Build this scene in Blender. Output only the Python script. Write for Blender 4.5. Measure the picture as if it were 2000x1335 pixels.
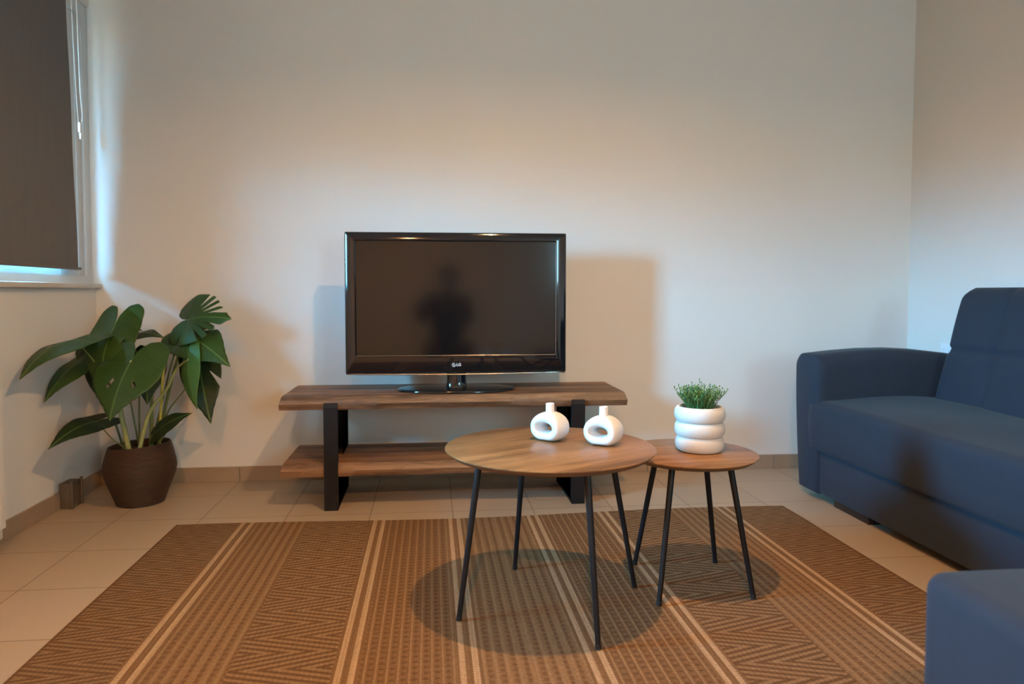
import bpy, bmesh, math, random
from mathutils import Vector, Matrix

random.seed(7)
PI = math.pi
scene = bpy.context.scene
COL = scene.collection
for o in list(bpy.data.objects):
    bpy.data.objects.remove(o)

# ------------------------------------------------------------------ camera
cam_data = bpy.data.cameras.new('camera')
cam = bpy.data.objects.new('camera', cam_data)
COL.objects.link(cam)
cam.location = (0, 0, 0.9)
cam.rotation_euler = (PI / 2 - 0.0458, 0, -0.0972)
cam_data.sensor_width = 36
cam_data.lens = 1403 / 2000 * 36
cam_data.shift_x = 0.0105
cam_data.shift_y = -0.01575
cam_data.clip_start = 0.02
cam_data.dof.use_dof = True
cam_data.dof.focus_distance = 2.3
cam_data.dof.aperture_fstop = 2.6
scene.camera = cam

# ------------------------------------------------------------------ look
scene.view_settings.view_transform = 'Standard'
scene.view_settings.look = 'None'
scene.view_settings.gamma = 1
scene.view_settings.use_curve_mapping = False
scene.view_settings.exposure = -0.17

# ------------------------------------------------------------------ daylight: bright sky above dim ground
SKY = 420.0
world = bpy.data.worlds.new('daylight')
scene.world = world
world.use_nodes = True
wn = world.node_tree.nodes
wl = world.node_tree.links
wn.clear()
tc = wn.new('ShaderNodeTexCoord')
sep = wn.new('ShaderNodeSeparateXYZ')
wl.new(tc.outputs['Generated'], sep.inputs[0])
mr = wn.new('ShaderNodeMapRange')
mr.inputs['From Min'].default_value = 0.0
mr.inputs['From Max'].default_value = 0.10
wl.new(sep.outputs['Z'], mr.inputs['Value'])
cr = wn.new('ShaderNodeMix'); cr.data_type = 'RGBA'
cr.inputs[6].default_value = (0.035, 0.04, 0.038, 1)
cr.inputs[7].default_value = (0.10, 0.50, 0.90, 1)
wl.new(mr.outputs[0], cr.inputs[0])
bg = wn.new('ShaderNodeBackground')
bg.inputs['Strength'].default_value = SKY
wl.new(cr.outputs[2], bg.inputs['Color'])
wo = wn.new('ShaderNodeOutputWorld')
wl.new(bg.outputs[0], wo.inputs['Surface'])


def portal(name, loc, sy, sz):
    l = bpy.data.lights.new(name, 'AREA')
    l.shape = 'RECTANGLE'; l.size = sz; l.size_y = sy
    l.cycles.is_portal = True
    o = bpy.data.objects.new(name, l)
    COL.objects.link(o)
    o.location = loc
    o.rotation_euler = (0, -PI / 2, 0)      # light travels towards +x
    return o


# ------------------------------------------------------------------ room dimensions (metres)
XL, XR, YB, YF, ZC = -1.55, 2.467, 3.51, -2.6, 2.42
W1Y0, W1Y1, W1Z0, W1Z1 = 2.05, 3.51, 0.942, 2.20
W2Y0, W2Y1, W2Z0, W2Z1 = 1.42, 1.82, 0.95, 2.15
W2BLIND = 1.70
WT = 0.12
portal('window_daylight_portal', (XL - WT - 0.02, (W2Y0 + W2Y1) / 2, (W2Z0 + W2BLIND) / 2), W2Y1 - W2Y0, W2BLIND - W2Z0)
portal('blind_gap_portal', (XL - 0.075, 2.65, 1.07), 1.20, 0.11)
portal('blind_side_portal', (XL - 0.075, 3.20, 1.58), 0.14, 1.08)


# ------------------------------------------------------------------ materials
def new_mat(name):
    m = bpy.data.materials.new(name)
    m.use_nodes = True
    nt = m.node_tree
    b = nt.nodes['Principled BSDF']
    return m, nt, b


def N(nt, t, **kw):
    n = nt.nodes.new(t)
    for k, v in kw.items():
        setattr(n, k, v)
    return n


def val(nt, sock, v):
    if isinstance(v, (int, float)):
        sock.default_value = v
    else:
        nt.links.new(v, sock)


def M(nt, op, a, b=None, c=None, clamp=False):
    n = nt.nodes.new('ShaderNodeMath'); n.operation = op; n.use_clamp = clamp
    val(nt, n.inputs[0], a)
    if b is not None: val(nt, n.inputs[1], b)
    if c is not None: val(nt, n.inputs[2], c)
    return n.outputs[0]


def mixc(nt, f, a, b):
    n = nt.nodes.new('ShaderNodeMix'); n.data_type = 'RGBA'
    val(nt, n.inputs[0], f)
    for i, c in ((6, a), (7, b)):
        if isinstance(c, tuple): n.inputs[i].default_value = (*c, 1)
        else: nt.links.new(c, n.inputs[i])
    return n.outputs[2]


def noise(nt, vec, scale, detail=3, rough=0.5):
    n = nt.nodes.new('ShaderNodeTexNoise')
    n.inputs['Scale'].default_value = scale
    n.inputs['Detail'].default_value = detail
    n.inputs['Roughness'].default_value = rough
    if vec is not None: nt.links.new(vec, n.inputs['Vector'])
    return n.outputs['Fac']


def ocoord(nt, scale=(1, 1, 1)):
    t = nt.nodes.new('ShaderNodeTexCoord')
    mp = nt.nodes.new('ShaderNodeMapping')
    mp.inputs['Scale'].default_value = scale
    nt.links.new(t.outputs['Object'], mp.inputs['Vector'])
    return mp.outputs[0]


def bump(nt, b, h, strength=0.3, dist=0.002):
    n = nt.nodes.new('ShaderNodeBump')
    n.inputs['Strength'].default_value = strength
    n.inputs['Distance'].default_value = dist
    nt.links.new(h, n.inputs['Height'])
    nt.links.new(n.outputs[0], b.inputs['Normal'])


def plain(name, c, rough=0.6, metal=0.0, spec=0.5, nscale=60, namp=0.06, bstr=0.05, coat=0):
    m, nt, b = new_mat(name)
    v = ocoord(nt)
    f = noise(nt, v, nscale)
    lo = tuple(x * (1 - namp) for x in c); hi = tuple(min(1, x * (1 + namp)) for x in c)
    nt.links.new(mixc(nt, f, lo, hi), b.inputs['Base Color'])
    b.inputs['Roughness'].default_value = rough
    b.inputs['Metallic'].default_value = metal
    b.inputs['Specular IOR Level'].default_value = spec
    b.inputs['Coat Weight'].default_value = coat
    if bstr: bump(nt, b, f, bstr, 0.001)
    return m


def wood(name, c1, c2, c3, axis=0, stretch=14, scale=5, rough=0.45, knot=0.35, plank=0):
    m, nt, b = new_mat(name)
    sc = [scale * stretch / 3] * 3
    sc[axis] = scale / 3
    v = ocoord(nt, tuple(sc))
    big = noise(nt, v, 1.0, 6, 0.6)
    v2 = ocoord(nt, tuple(s * 7 for s in sc))
    fine = noise(nt, v2, 1.0, 4, 0.7)
    v3 = ocoord(nt, tuple(5 if i == axis else 13 for i in range(3)))
    kn = noise(nt, v3, 1.0, 3, 0.6)
    g = M(nt, 'ADD', M(nt, 'MULTIPLY', big, 0.75), M(nt, 'MULTIPLY', fine, 0.35))
    ramp = nt.nodes.new('ShaderNodeValToRGB')
    ramp.color_ramp.elements[0].position = 0.42; ramp.color_ramp.elements[0].color = (*c1, 1)
    ramp.color_ramp.elements[1].position = 0.64; ramp.color_ramp.elements[1].color = (*c3, 1)
    e = ramp.color_ramp.elements.new(0.53); e.color = (*c2, 1)
    nt.links.new(g, ramp.inputs[0])
    k = M(nt, 'MULTIPLY', M(nt, 'SUBTRACT', kn, 0.56, clamp=True), 6 * knot, clamp=True)
    col = mixc(nt, k, ramp.outputs[0], c1)
    nt.links.new(col, b.inputs['Base Color'])
    b.inputs['Roughness'].default_value = rough
    bump(nt, b, fine, 0.12, 0.001)
    return m


def wall_mat():
    m, nt, b = new_mat('wall_paint')
    v = ocoord(nt)
    f = noise(nt, v, 1.4, 3)
    nt.links.new(mixc(nt, f, (0.74, 0.715, 0.67), (0.80, 0.775, 0.73)), b.inputs['Base Color'])
    b.inputs['Roughness'].default_value = 0.85
    b.inputs['Specular IOR Level'].default_value = 0.25
    bump(nt, b, noise(nt, v, 260, 2), 0.08, 0.0006)
    return m


def tile_mat():
    m, nt, b = new_mat('floor_tile')
    t = N(nt, 'ShaderNodeTexCoord')
    s = N(nt, 'ShaderNodeSeparateXYZ')
    nt.links.new(t.outputs['Object'], s.inputs[0])
    T = 0.333
    def joint(a, off):
        u = M(nt, 'FRACT', M(nt, 'DIVIDE', M(nt, 'ADD', a, off), T))
        d = M(nt, 'MINIMUM', u, M(nt, 'SUBTRACT', 1.0, u))
        return M(nt, 'LESS_THAN', d, 0.0042)
    j = M(nt, 'MAXIMUM', joint(s.outputs[0], 0.915 + T * 20), joint(s.outputs[1], -1.935 + T * 20))
    cell = M(nt, 'ADD', M(nt, 'MULTIPLY', M(nt, 'FLOOR', M(nt, 'DIVIDE', M(nt, 'ADD', s.outputs[0], 0.915 + T * 20), T)), 13.7),
             M(nt, 'MULTIPLY', M(nt, 'FLOOR', M(nt, 'DIVIDE', M(nt, 'ADD', s.outputs[1], -1.935 + T * 20), T)), 7.3))
    wn_ = N(nt, 'ShaderNodeTexWhiteNoise', noise_dimensions='1D')
    nt.links.new(cell, wn_.inputs['W'])
    f = noise(nt, t.outputs['Object'], 5, 5, 0.6)
    f2 = M(nt, 'ADD', M(nt, 'MULTIPLY', f, 0.7), M(nt, 'MULTIPLY', wn_.outputs[0], 0.3))
    base = mixc(nt, f2, (0.41, 0.305, 0.21), (0.49, 0.375, 0.265))
    col = mixc(nt, j, base, (0.16, 0.10, 0.06))
    nt.links.new(col, b.inputs['Base Color'])
    r = M(nt, 'ADD', 0.42, M(nt, 'MULTIPLY', f, 0.12))
    nt.links.new(r, b.inputs['Roughness'])
    b.inputs['Specular IOR Level'].default_value = 0.4
    bump(nt, b, M(nt, 'SUBTRACT', 1.0, j), 0.35, 0.001)
    return m


def rug_mat():
    """flat woven rug: twin pale lines, ribbed bands, ladder weave and herringbone, symmetric about its middle"""
    m, nt, b = new_mat('rug_weave')
    t = N(nt, 'ShaderNodeTexCoord')
    s = N(nt, 'ShaderNodeSeparateXYZ')
    nt.links.new(t.outputs['Object'], s.inputs[0])
    X, Y = s.outputs[0], s.outputs[1]
    u = M(nt, 'ABSOLUTE', X)
    def band(a, b_):
        return M(nt, 'MULTIPLY', M(nt, 'GREATER_THAN', u, a), M(nt, 'LESS_THAN', u, b_))
    def line(c, w):
        return M(nt, 'LESS_THAN', M(nt, 'ABSOLUTE', M(nt, 'SUBTRACT', u, c)), w)
    def wave(a, per, off=0.0):
        return M(nt, 'ADD', 0.5, M(nt, 'MULTIPLY', 0.5, M(nt, 'SINE', M(nt, 'MULTIPLY', M(nt, 'ADD', a, off), 2 * PI / per))))
    twin = None
    for c in (0.140, 0.172, 0.432, 0.464, 0.938, 0.972):
        l = line(c, 0.0075)
        twin = l if twin is None else M(nt, 'MAXIMUM', twin, l)
    # herringbone: zigzag rows
    def chevron(per_y, width, pitch):
        tri = M(nt, 'ABSOLUTE', M(nt, 'SUBTRACT', M(nt, 'MULTIPLY', 2.0, M(nt, 'FRACT', M(nt, 'DIVIDE', Y, per_y))), 1.0))
        ph = M(nt, 'SUBTRACT', u, M(nt, 'MULTIPLY', tri, width))
        return wave(ph, pitch)
    ch_in = chevron(0.160, 0.25, 0.070)
    ch_out = chevron(0.120, 0.24, 0.078)
    fine_y = wave(Y, 0.011)
    fine_x = wave(X, 0.0135)
    weave = M(nt, 'MULTIPLY', fine_y, fine_x)
    rib = wave(u, 0.0295, 0.004)
    dots = M(nt, 'MULTIPLY', M(nt, 'GREATER_THAN', wave(Y, 0.024), 0.45), M(nt, 'LESS_THAN', rib, 0.30))
    ladder_l = M(nt, 'GREATER_THAN', wave(u, 0.0265, 0.0), 0.93)
    ladder_d = M(nt, 'MULTIPLY', M(nt, 'LESS_THAN', wave(Y, 0.026), 0.35), M(nt, 'LESS_THAN', wave(u, 0.0265), 0.45))
    grain = noise(nt, t.outputs['Object'], 170, 2, 0.7)
    big = noise(nt, t.outputs['Object'], 3, 2)
    dark, mid, lite, pale = (0.1238, 0.0597, 0.0236), (0.2021, 0.1071, 0.0475), (0.2846, 0.1683, 0.085), (0.429, 0.2754, 0.1569)
    # zones
    c_rib = mixc(nt, M(nt, 'MULTIPLY', dots, 0.55), mixc(nt, M(nt, 'MULTIPLY', rib, 0.8), mid, lite), dark)
    c_lad = mixc(nt, ladder_l, mixc(nt, M(nt, 'MULTIPLY', ladder_d, 0.75), mid, dark), lite)
    c_hin = mixc(nt, M(nt, 'MULTIPLY', ch_in, 0.95), dark, lite)
    c_hout = mixc(nt, M(nt, 'MULTIPLY', ch_out, 0.80), dark, lite)
    col = mixc(nt, band(0.188, 0.416), c_rib, c_lad)
    col = mixc(nt, band(0.480, 0.725), col, c_hin)
    col = mixc(nt, M(nt, 'GREATER_THAN', u, 0.988), col, c_hout)
    # brown ground around the twin lines
    edge = M(nt, 'MAXIMUM', M(nt, 'MAXIMUM', band(0.124, 0.188), band(0.416, 0.480)), band(0.918, 0.988))
    col = mixc(nt, edge, col, mid)
    col = mixc(nt, twin, col, pale)
    col = mixc(nt, M(nt, 'MULTIPLY', M(nt, 'GREATER_THAN', u, 1.214), 0.6), col, dark)
    gr = M(nt, 'ADD', 0.47, M(nt, 'ADD', M(nt, 'MULTIPLY', grain, 0.85), M(nt, 'MULTIPLY', weave, 0.28)))
    mul = N(nt, 'ShaderNodeMix', data_type='RGBA', blend_type='MULTIPLY')
    mul.inputs[0].default_value = 1
    nt.links.new(col, mul.inputs[6])
    cmb = N(nt, 'ShaderNodeCombineXYZ')
    for i in range(3): nt.links.new(gr, cmb.inputs[i])
    nt.links.new(cmb.outputs[0], mul.inputs[7])
    nt.links.new(mul.outputs[2], b.inputs['Base Color'])
    b.inputs['Roughness'].default_value = 0.9
    b.inputs['Specular IOR Level'].default_value = 0.15
    h = M(nt, 'ADD', M(nt, 'MULTIPLY', weave, 0.6), M(nt, 'ADD', M(nt, 'MULTIPLY', grain, 0.6), M(nt, 'MULTIPLY', rib, 0.4)))
    bump(nt, b, h, 0.6, 0.002)
    return m


def fabric_mat(name, c, scale=1.0):
    m, nt, b = new_mat(name)
    v = ocoord(nt, (700 * scale, 700 * scale, 60 * scale))
    f1 = noise(nt, v, 1.0, 2, 0.6)
    v2 = ocoord(nt, (60 * scale, 60 * scale, 800 * scale))
    f2 = noise(nt, v2, 1.0, 2, 0.6)
    v3 = ocoord(nt, (26, 26, 3))
    f3 = noise(nt, v3, 1.0, 3)
    f = M(nt, 'ADD', M(nt, 'MULTIPLY', f1, 0.4), M(nt, 'ADD', M(nt, 'MULTIPLY', f2, 0.3), M(nt, 'MULTIPLY', f3, 0.3)))
    lo = tuple(x * 0.72 for x in c); hi = tuple(x * 1.32 for x in c)
    nt.links.new(mixc(nt, f, lo, hi), b.inputs['Base Color'])
    b.inputs['Roughness'].default_value = 0.85
    b.inputs['Specular IOR Level'].default_value = 0.25
    b.inputs['Sheen Weight'].default_value = 0.06
    b.inputs['Sheen Roughness'].default_value = 0.5
    bump(nt, b, f, 0.25, 0.0012)
    return m


def leaf_mat(name, c, c2):
    m, nt, b = new_mat(name)
    uv = N(nt, 'ShaderNodeUVMap')
    s = N(nt, 'ShaderNodeSeparateXYZ')
    nt.links.new(uv.outputs[0], s.inputs[0])
    u = s.outputs[0]
    v = M(nt, 'ABSOLUTE', M(nt, 'SUBTRACT', s.outputs[1], 0.5))
    mid = M(nt, 'LESS_THAN', v, 0.011)
    side = M(nt, 'GREATER_THAN', M(nt, 'SINE', M(nt, 'MULTIPLY', M(nt, 'SUBTRACT', u, M(nt, 'MULTIPLY', v, 0.55)), 62.0)), 0.93)
    vein = M(nt, 'MAXIMUM', mid, M(nt, 'MULTIPLY', side, 0.13))
    f = noise(nt, ocoord(nt), 22, 3)
    col = mixc(nt, M(nt, 'MULTIPLY', vein, 0.75), mixc(nt, f, c, c2), (0.13, 0.21, 0.055))
    nt.links.new(col, b.inputs['Base Color'])
    b.inputs['Roughness'].default_value = 0.46
    b.inputs['Specular IOR Level'].default_value = 0.32
    tr = N(nt, 'ShaderNodeBsdfTranslucent')
    nt.links.new(col, tr.inputs['Color'])
    mx = N(nt, 'ShaderNodeMixShader'); mx.inputs[0].default_value = 0.15
    out = nt.nodes['Material Output']
    nt.links.new(b.outputs[0], mx.inputs[1]); nt.links.new(tr.outputs[0], mx.inputs[2])
    nt.links.new(mx.outputs[0], out.inputs['Surface'])
    bump(nt, b, f, 0.1, 0.002)
    return m


def basket_mat():
    m, nt, b = new_mat('basket_weave')
    t = N(nt, 'ShaderNodeTexCoord')
    s = N(nt, 'ShaderNodeSeparateXYZ')
    nt.links.new(t.outputs['Object'], s.inputs[0])
    wob = noise(nt, ocoord(nt, (9, 9, 30)), 1.0, 2)
    z = M(nt, 'ADD', s.outputs[2], M(nt, 'MULTIPLY', wob, 0.010))
    w = M(nt, 'ADD', 0.5, M(nt, 'MULTIPLY', 0.5, M(nt, 'SINE', M(nt, 'MULTIPLY', z, 2 * PI / 0.0052))))
    f = noise(nt, ocoord(nt, (30, 30, 160)), 1.0, 3)
    g = M(nt, 'MULTIPLY', w, f)
    nt.links.new(mixc(nt, M(nt, 'MULTIPLY', g, 1.5, clamp=True), (0.020, 0.008, 0.004), (0.105, 0.046, 0.022)), b.inputs['Base Color'])
    b.inputs['Roughness'].default_value = 0.6
    bump(nt, b, w, 0.7, 0.002)
    return m


def screen_mat():
    m, nt, b = new_mat('tv_screen')
    b.inputs['Base Color'].default_value = (0.006, 0.005, 0.005, 1)
    b.inputs['Roughness'].default_value = 0.10
    b.inputs['Specular IOR Level'].default_value = 0.55
    f = noise(nt, ocoord(nt), 1500, 2)
    bump(nt, b, f, 0.03, 0.0002)
    return m


def emit_mat(name, c, strength):
    m, nt, b = new_mat(name)
    b.inputs['Base Color'].default_value = (0.8, 0.8, 0.8, 1)
    b.inputs['Emission Color'].default_value = (*c, 1)
    b.inputs['Emission Strength'].default_value = strength
    return m


def glass_mat():
    m, nt, b = new_mat('window_glass')
    nt.nodes.remove(b)
    tr = N(nt, 'ShaderNodeBsdfTransparent'); tr.inputs[0].default_value = (0.93, 0.96, 0.95, 1)
    gl = N(nt, 'ShaderNodeBsdfGlossy'); gl.inputs['Roughness'].default_value = 0.02
    mx = N(nt, 'ShaderNodeMixShader'); mx.inputs[0].default_value = 0.06
    nt.links.new(tr.outputs[0], mx.inputs[1]); nt.links.new(gl.outputs[0], mx.inputs[2])
    nt.links.new(mx.outputs[0], nt.nodes['Material Output'].inputs['Surface'])
    return m


LAMP_COL = (1.0, 0.57, 0.235)
LAMP_COL2 = (1.0, 0.46, 0.15)
MAT = dict(
    wall=wall_mat(), tile=tile_mat(), rug=rug_mat(),
    base=plain('skirting_tile', (0.36, 0.255, 0.17), 0.45, nscale=12, namp=0.12, bstr=0.02),
    ceil=plain('ceiling_paint', (0.72, 0.71, 0.69), 0.9, nscale=3),
    frame=plain('white_frame', (0.62, 0.64, 0.65), 0.35, nscale=30, namp=0.03, bstr=0.02),
    sill=plain('sill_stone', (0.62, 0.58, 0.52), 0.4, nscale=40, namp=0.05),
    glass=glass_mat(),
    fill_glow=emit_mat('cool_fill_glow', (0.43, 0.84, 1.0), 25.0),  # even cool glow for the added fill panel behind the camera
    blind=fabric_mat('blind_cloth', (0.155, 0.145, 0.135), 1.0),
    chain=plain('white_plastic', (0.80, 0.82, 0.84), 0.3, nscale=40, namp=0.02, bstr=0),
    walnut=wood('walnut_board', (0.066, 0.030, 0.013), (0.172, 0.080, 0.036), (0.285, 0.143, 0.066), 0, 15, 4.5, 0.5, 0.5),
    oak=wood('oak_veneer', (0.1533, 0.0681, 0.0227), (0.2619, 0.1241, 0.0441), (0.3513, 0.1794, 0.0675), 0, 12, 4.0, 0.36, 0.5),
    oakedge=plain('oak_edge_band', (0.20, 0.110, 0.058), 0.5, nscale=90, namp=0.15),
    iron=plain('black_iron', (0.011, 0.009, 0.009), 0.6, spec=0.25, nscale=200, namp=0.15, bstr=0.08),
    leg=plain('black_tube', (0.010, 0.010, 0.012), 0.45, spec=0.35, nscale=200, namp=0.1, bstr=0.04),
    gloss=plain('gloss_black', (0.006, 0.006, 0.007), 0.07, nscale=20, namp=0.05, bstr=0, coat=0.3),
    dull=plain('dull_black', (0.012, 0.012, 0.013), 0.6, nscale=20, namp=0.05),
    screen=screen_mat(),
    chrome=plain('silver_trim', (0.55, 0.52, 0.49), 0.22, metal=1.0, nscale=20, namp=0.02, bstr=0),
    logo=plain('logo_silver', (0.75, 0.75, 0.75), 0.35, nscale=20, namp=0.02, bstr=0),
    sofa=fabric_mat('slate_fabric', (0.021, 0.030, 0.046)),
    sofaleg=plain('dark_wood_foot', (0.030, 0.014, 0.010), 0.5),
    ceramic=plain('matte_white_ceramic', (0.76, 0.735, 0.715), 0.45, nscale=300, namp=0.02, bstr=0.02),
    pot=plain('stone_white_pot', (0.66, 0.625, 0.58), 0.6, nscale=220, namp=0.08, bstr=0.12),
    soil=plain('soil', (0.035, 0.018, 0.010), 0.95, nscale=150, namp=0.5, bstr=0.8),
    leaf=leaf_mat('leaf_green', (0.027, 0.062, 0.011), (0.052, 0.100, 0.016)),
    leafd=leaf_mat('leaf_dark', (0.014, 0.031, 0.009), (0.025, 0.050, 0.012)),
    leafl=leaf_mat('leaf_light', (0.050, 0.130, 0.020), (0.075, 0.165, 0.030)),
    stem=plain('stem_green', (0.135, 0.17, 0.045), 0.5, nscale=40, namp=0.3),
    stemp=plain('stem_pale', (0.30, 0.34, 0.13), 0.5, nscale=40, namp=0.25),
    shoot=plain('young_shoot', (0.42, 0.40, 0.08), 0.5, nscale=40, namp=0.25),
    sprig=plain('sprig_green', (0.11, 0.24, 0.075), 0.55, nscale=90, namp=0.6, bstr=0),
    basket=basket_mat(),
    bulb=emit_mat('lit_bulb', LAMP_COL, 29000),
    bulb2=emit_mat('lit_bulb_back', LAMP_COL2, 10000),
    shade=plain('lamp_shade', (0.25, 0.22, 0.19), 0.8),
    radiator=plain('radiator_white', (0.72, 0.70, 0.66), 0.4, nscale=20, namp=0.02, bstr=0),
    taupe=plain('taupe_plastic', (0.12, 0.085, 0.055), 0.55),
    cloth=plain('dark_clothes', (0.012, 0.012, 0.016), 0.9),
    skin=plain('skin', (0.42, 0.25, 0.17), 0.6),
    hair=plain('dark_hair', (0.012, 0.009, 0.007), 0.7),
)


# ------------------------------------------------------------------ mesh helpers
def link(name, mesh, mat, parent=None, smooth=True, loc=None):
    o = bpy.data.objects.new(name, mesh)
    COL.objects.link(o)
    mesh.materials.append(mat)
    if smooth:
        for p in mesh.polygons: p.use_smooth = True
    if parent is not None: o.parent = parent
    if loc is not None: o.location = loc
    return o


def obj(name, bm, mat, parent=None, smooth=True, loc=None, auto=True):
    bmesh.ops.recalc_face_normals(bm, faces=bm.faces)
    me = bpy.data.meshes.new(name)
    bm.to_mesh(me); bm.free()
    o = link(name, me, mat, parent, smooth, loc)
    if smooth and auto:
        try:
            me.set_sharp_from_angle(angle=math.radians(42))
        except Exception:
            pass
    return o


def tag(o, label=None, cat=None, group=None, kind=None):
    if label: o['label'] = label
    if cat: o['category'] = cat
    if group: o['group'] = group
    if kind: o['kind'] = kind
    return o


def thing(name, label, cat, loc=(0, 0, 0), rotz=0, group=None):
    o = bpy.data.objects.new(name, None)
    o.empty_display_size = 0.05
    COL.objects.link(o)
    o.location = loc; o.rotation_euler = (0, 0, rotz)
    return tag(o, label, cat, group)


def add_box(bm, x0, x1, y0, y1, z0, z1, bev=0.0, seg=2):
    r = bmesh.ops.create_cube(bm, size=1)
    vs = r['verts']
    for v in vs:
        v.co = Vector(((x0 + x1) / 2 + v.co.x * (x1 - x0), (y0 + y1) / 2 + v.co.y * (y1 - y0), (z0 + z1) / 2 + v.co.z * (z1 - z0)))
    if bev > 0:
        es = list({e for v in vs for e in v.link_edges})
        bmesh.ops.bevel(bm, geom=es, offset=bev, segments=seg, affect='EDGES', profile=0.5)
    return vs


def box(x0, x1, y0, y1, z0, z1, bev=0.0, seg=2):
    bm = bmesh.new()
    add_box(bm, x0, x1, y0, y1, z0, z1, bev, seg)
    return bm


def loft(bm, rings, closed=True, caps=True):
    vr = [[bm.verts.new(p) for p in r] for r in rings]
    n = len(rings[0])
    for a, b in zip(vr[:-1], vr[1:]):
        for i in range(n if closed else n - 1):
            j = (i + 1) % n
            bm.faces.new((a[i], a[j], b[j], b[i]))
    if caps and closed:
        bm.faces.new(vr[0]); bm.faces.new(list(reversed(vr[-1])))
    return vr


def smooth_path(pts, n=6):
    P = [Vector(p) for p in pts]
    if len(P) < 3: return P
    out = []
    Q = [P[0] * 2 - P[1]] + P + [P[-1] * 2 - P[-2]]
    for i in range(1, len(Q) - 2):
        for k in range(n):
            t = k / n
            a, b, c, d = Q[i - 1], Q[i], Q[i + 1], Q[i + 2]
            out.append(0.5 * ((2 * b) + (c - a) * t + (2 * a - 5 * b + 4 * c - d) * t * t + (3 * b - a - 3 * c + d) * t ** 3))
    out.append(P[-1])
    return out


def add_tube(bm, pts, rad, seg=10, smooth=True, cap=True):
    P = smooth_path(pts) if smooth else [Vector(p) for p in pts]
    n = len(P)
    rings = []
    up = None
    for i, p in enumerate(P):
        d = (P[min(i + 1, n - 1)] - P[max(i - 1, 0)]).normalized()
        if up is None:
            up = Vector((0, 0, 1)) if abs(d.z) < 0.9 else Vector((1, 0, 0))
        s = d.cross(up).normalized(); up = s.cross(d).normalized()
        t = i / (n - 1)
        r = rad(t) if callable(rad) else rad
        rings.append([p + (s * math.cos(a) + up * math.sin(a)) * r for a in (2 * PI * k / seg for k in range(seg))])
    loft(bm, rings, caps=cap)


def add_lathe(bm, prof, seg=48, cx=0, cy=0):
    """prof: list of (r, z), r=0 ends are closed by a fan"""
    prev = None
    for r, z in prof:
        if r <= 1e-6:
            cur = [bm.verts.new((cx, cy, z))]
        else:
            cur = [bm.verts.new((cx + r * math.cos(2 * PI * k / seg), cy + r * math.sin(2 * PI * k / seg), z)) for k in range(seg)]
        if prev:
            if len(prev) == 1 and len(cur) > 1:
                for k in range(seg): bm.faces.new((prev[0], cur[k], cur[(k + 1) % seg]))
            elif len(cur) == 1 and len(prev) > 1:
                for k in range(seg): bm.faces.new((cur[0], prev[(k + 1) % seg], prev[k]))
            else:
                for k in range(seg): bm.faces.new((prev[k], prev[(k + 1) % seg], cur[(k + 1) % seg], cur[k]))
        prev = cur


def shift(bm, v):
    bmesh.ops.translate(bm, vec=Vector(v), verts=bm.verts)
    return bm


def struct(name, bm, mat, smooth=False):
    return tag(obj(name, bm, mat, None, smooth), kind='structure')


# ================================================================== THE SETTING
struct('floor', box(XL - WT, XR + 0.2, YF - 0.2, YB + 0.2, -0.1, 0), MAT['tile'])
struct('ceiling', box(XL - WT, XR + 0.2, YF - 0.2, YB + 0.2, ZC, ZC + 0.1), MAT['ceil'])
struct('wall_back', box(XL - WT, XR + 0.2, YB, YB + 0.2, 0, ZC), MAT['wall'])
struct('wall_right', box(XR, XR + 0.2, YF, YB, 0, ZC), MAT['wall'])
struct('wall_front', box(XL - WT, XR + 0.2, YF - 0.2, YF, 0, ZC), MAT['wall'])
# unseen panel added behind the camera, glowing as cool fill light
fill_root = bpy.data.objects.new('fill_panel', None); COL.objects.link(fill_root); fill_root.location = (2.04, YF, 1.0); tag(fill_root, kind='structure')
obj('window_pane', box(-0.33, 0.33, 0.0, 0.012, 0.02, 1.0), MAT['fill_glow'], fill_root, False)  # glowing face of the added fill panel
bm = bmesh.new()
for (x0, x1, z0, z1) in ((-0.38, -0.33, -0.03, 1.05), (0.33, 0.38, -0.03, 1.05), (-0.33, 0.33, -0.03, 0.02), (-0.33, 0.33, 1.0, 1.05)):
    add_box(bm, x0, x1, 0.0, 0.03, z0, z1, 0.004)
obj('window_frame', bm, MAT['frame'], fill_root)  # border of the added fill panel
bm = bmesh.new()
for (y0, y1, z0, z1) in ((YF, W2Y0, 0, ZC), (W2Y0, W2Y1, 0, W2Z0), (W2Y0, W2Y1, W2Z1, ZC), (W2Y1, W1Y0, 0, ZC),
                         (W1Y0, YB, 0, W1Z0 - 0.02), (W1Y0, YB, W1Z1, ZC)):
    add_box(bm, XL - WT, XL, y0, y1, z0, z1)
struct('wall_left', bm, MAT['wall'])
# skirting: back run as tiles with thin joints, left run
bm = bmesh.new()
x = XL + 0.009
edges = [XL, -0.915] + [-0.915 + 0.333 * k for k in range(1, 11)] + [XR]
for a, b_ in zip(edges[:-1], edges[1:]):
    add_box(bm, a + 0.0012, b_ - 0.0012, YB - 0.009, YB + 0.001, 0.0, 0.071, 0.0012, 1)
struct('baseboard_back', bm, MAT['base'])
bm = bmesh.new()
y = YF
while y < YB - 0.01:
    add_box(bm, XL - 0.001, XL + 0.009, y + 0.0012, min(y + 0.333, YB - 0.01) - 0.0012, 0.0, 0.071, 0.0012, 1)
    y += 0.333
struct('baseboard_left', bm, MAT['base'])
bm = bmesh.new()
y = YF
while y < YB - 0.01:
    add_box(bm, XR - 0.009, XR + 0.001, y + 0.0012, min(y + 0.333, YB - 0.01) - 0.0012, 0.0, 0.071, 0.0012, 1)
    y += 0.333
struct('baseboard_right', bm, MAT['base'])

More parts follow.
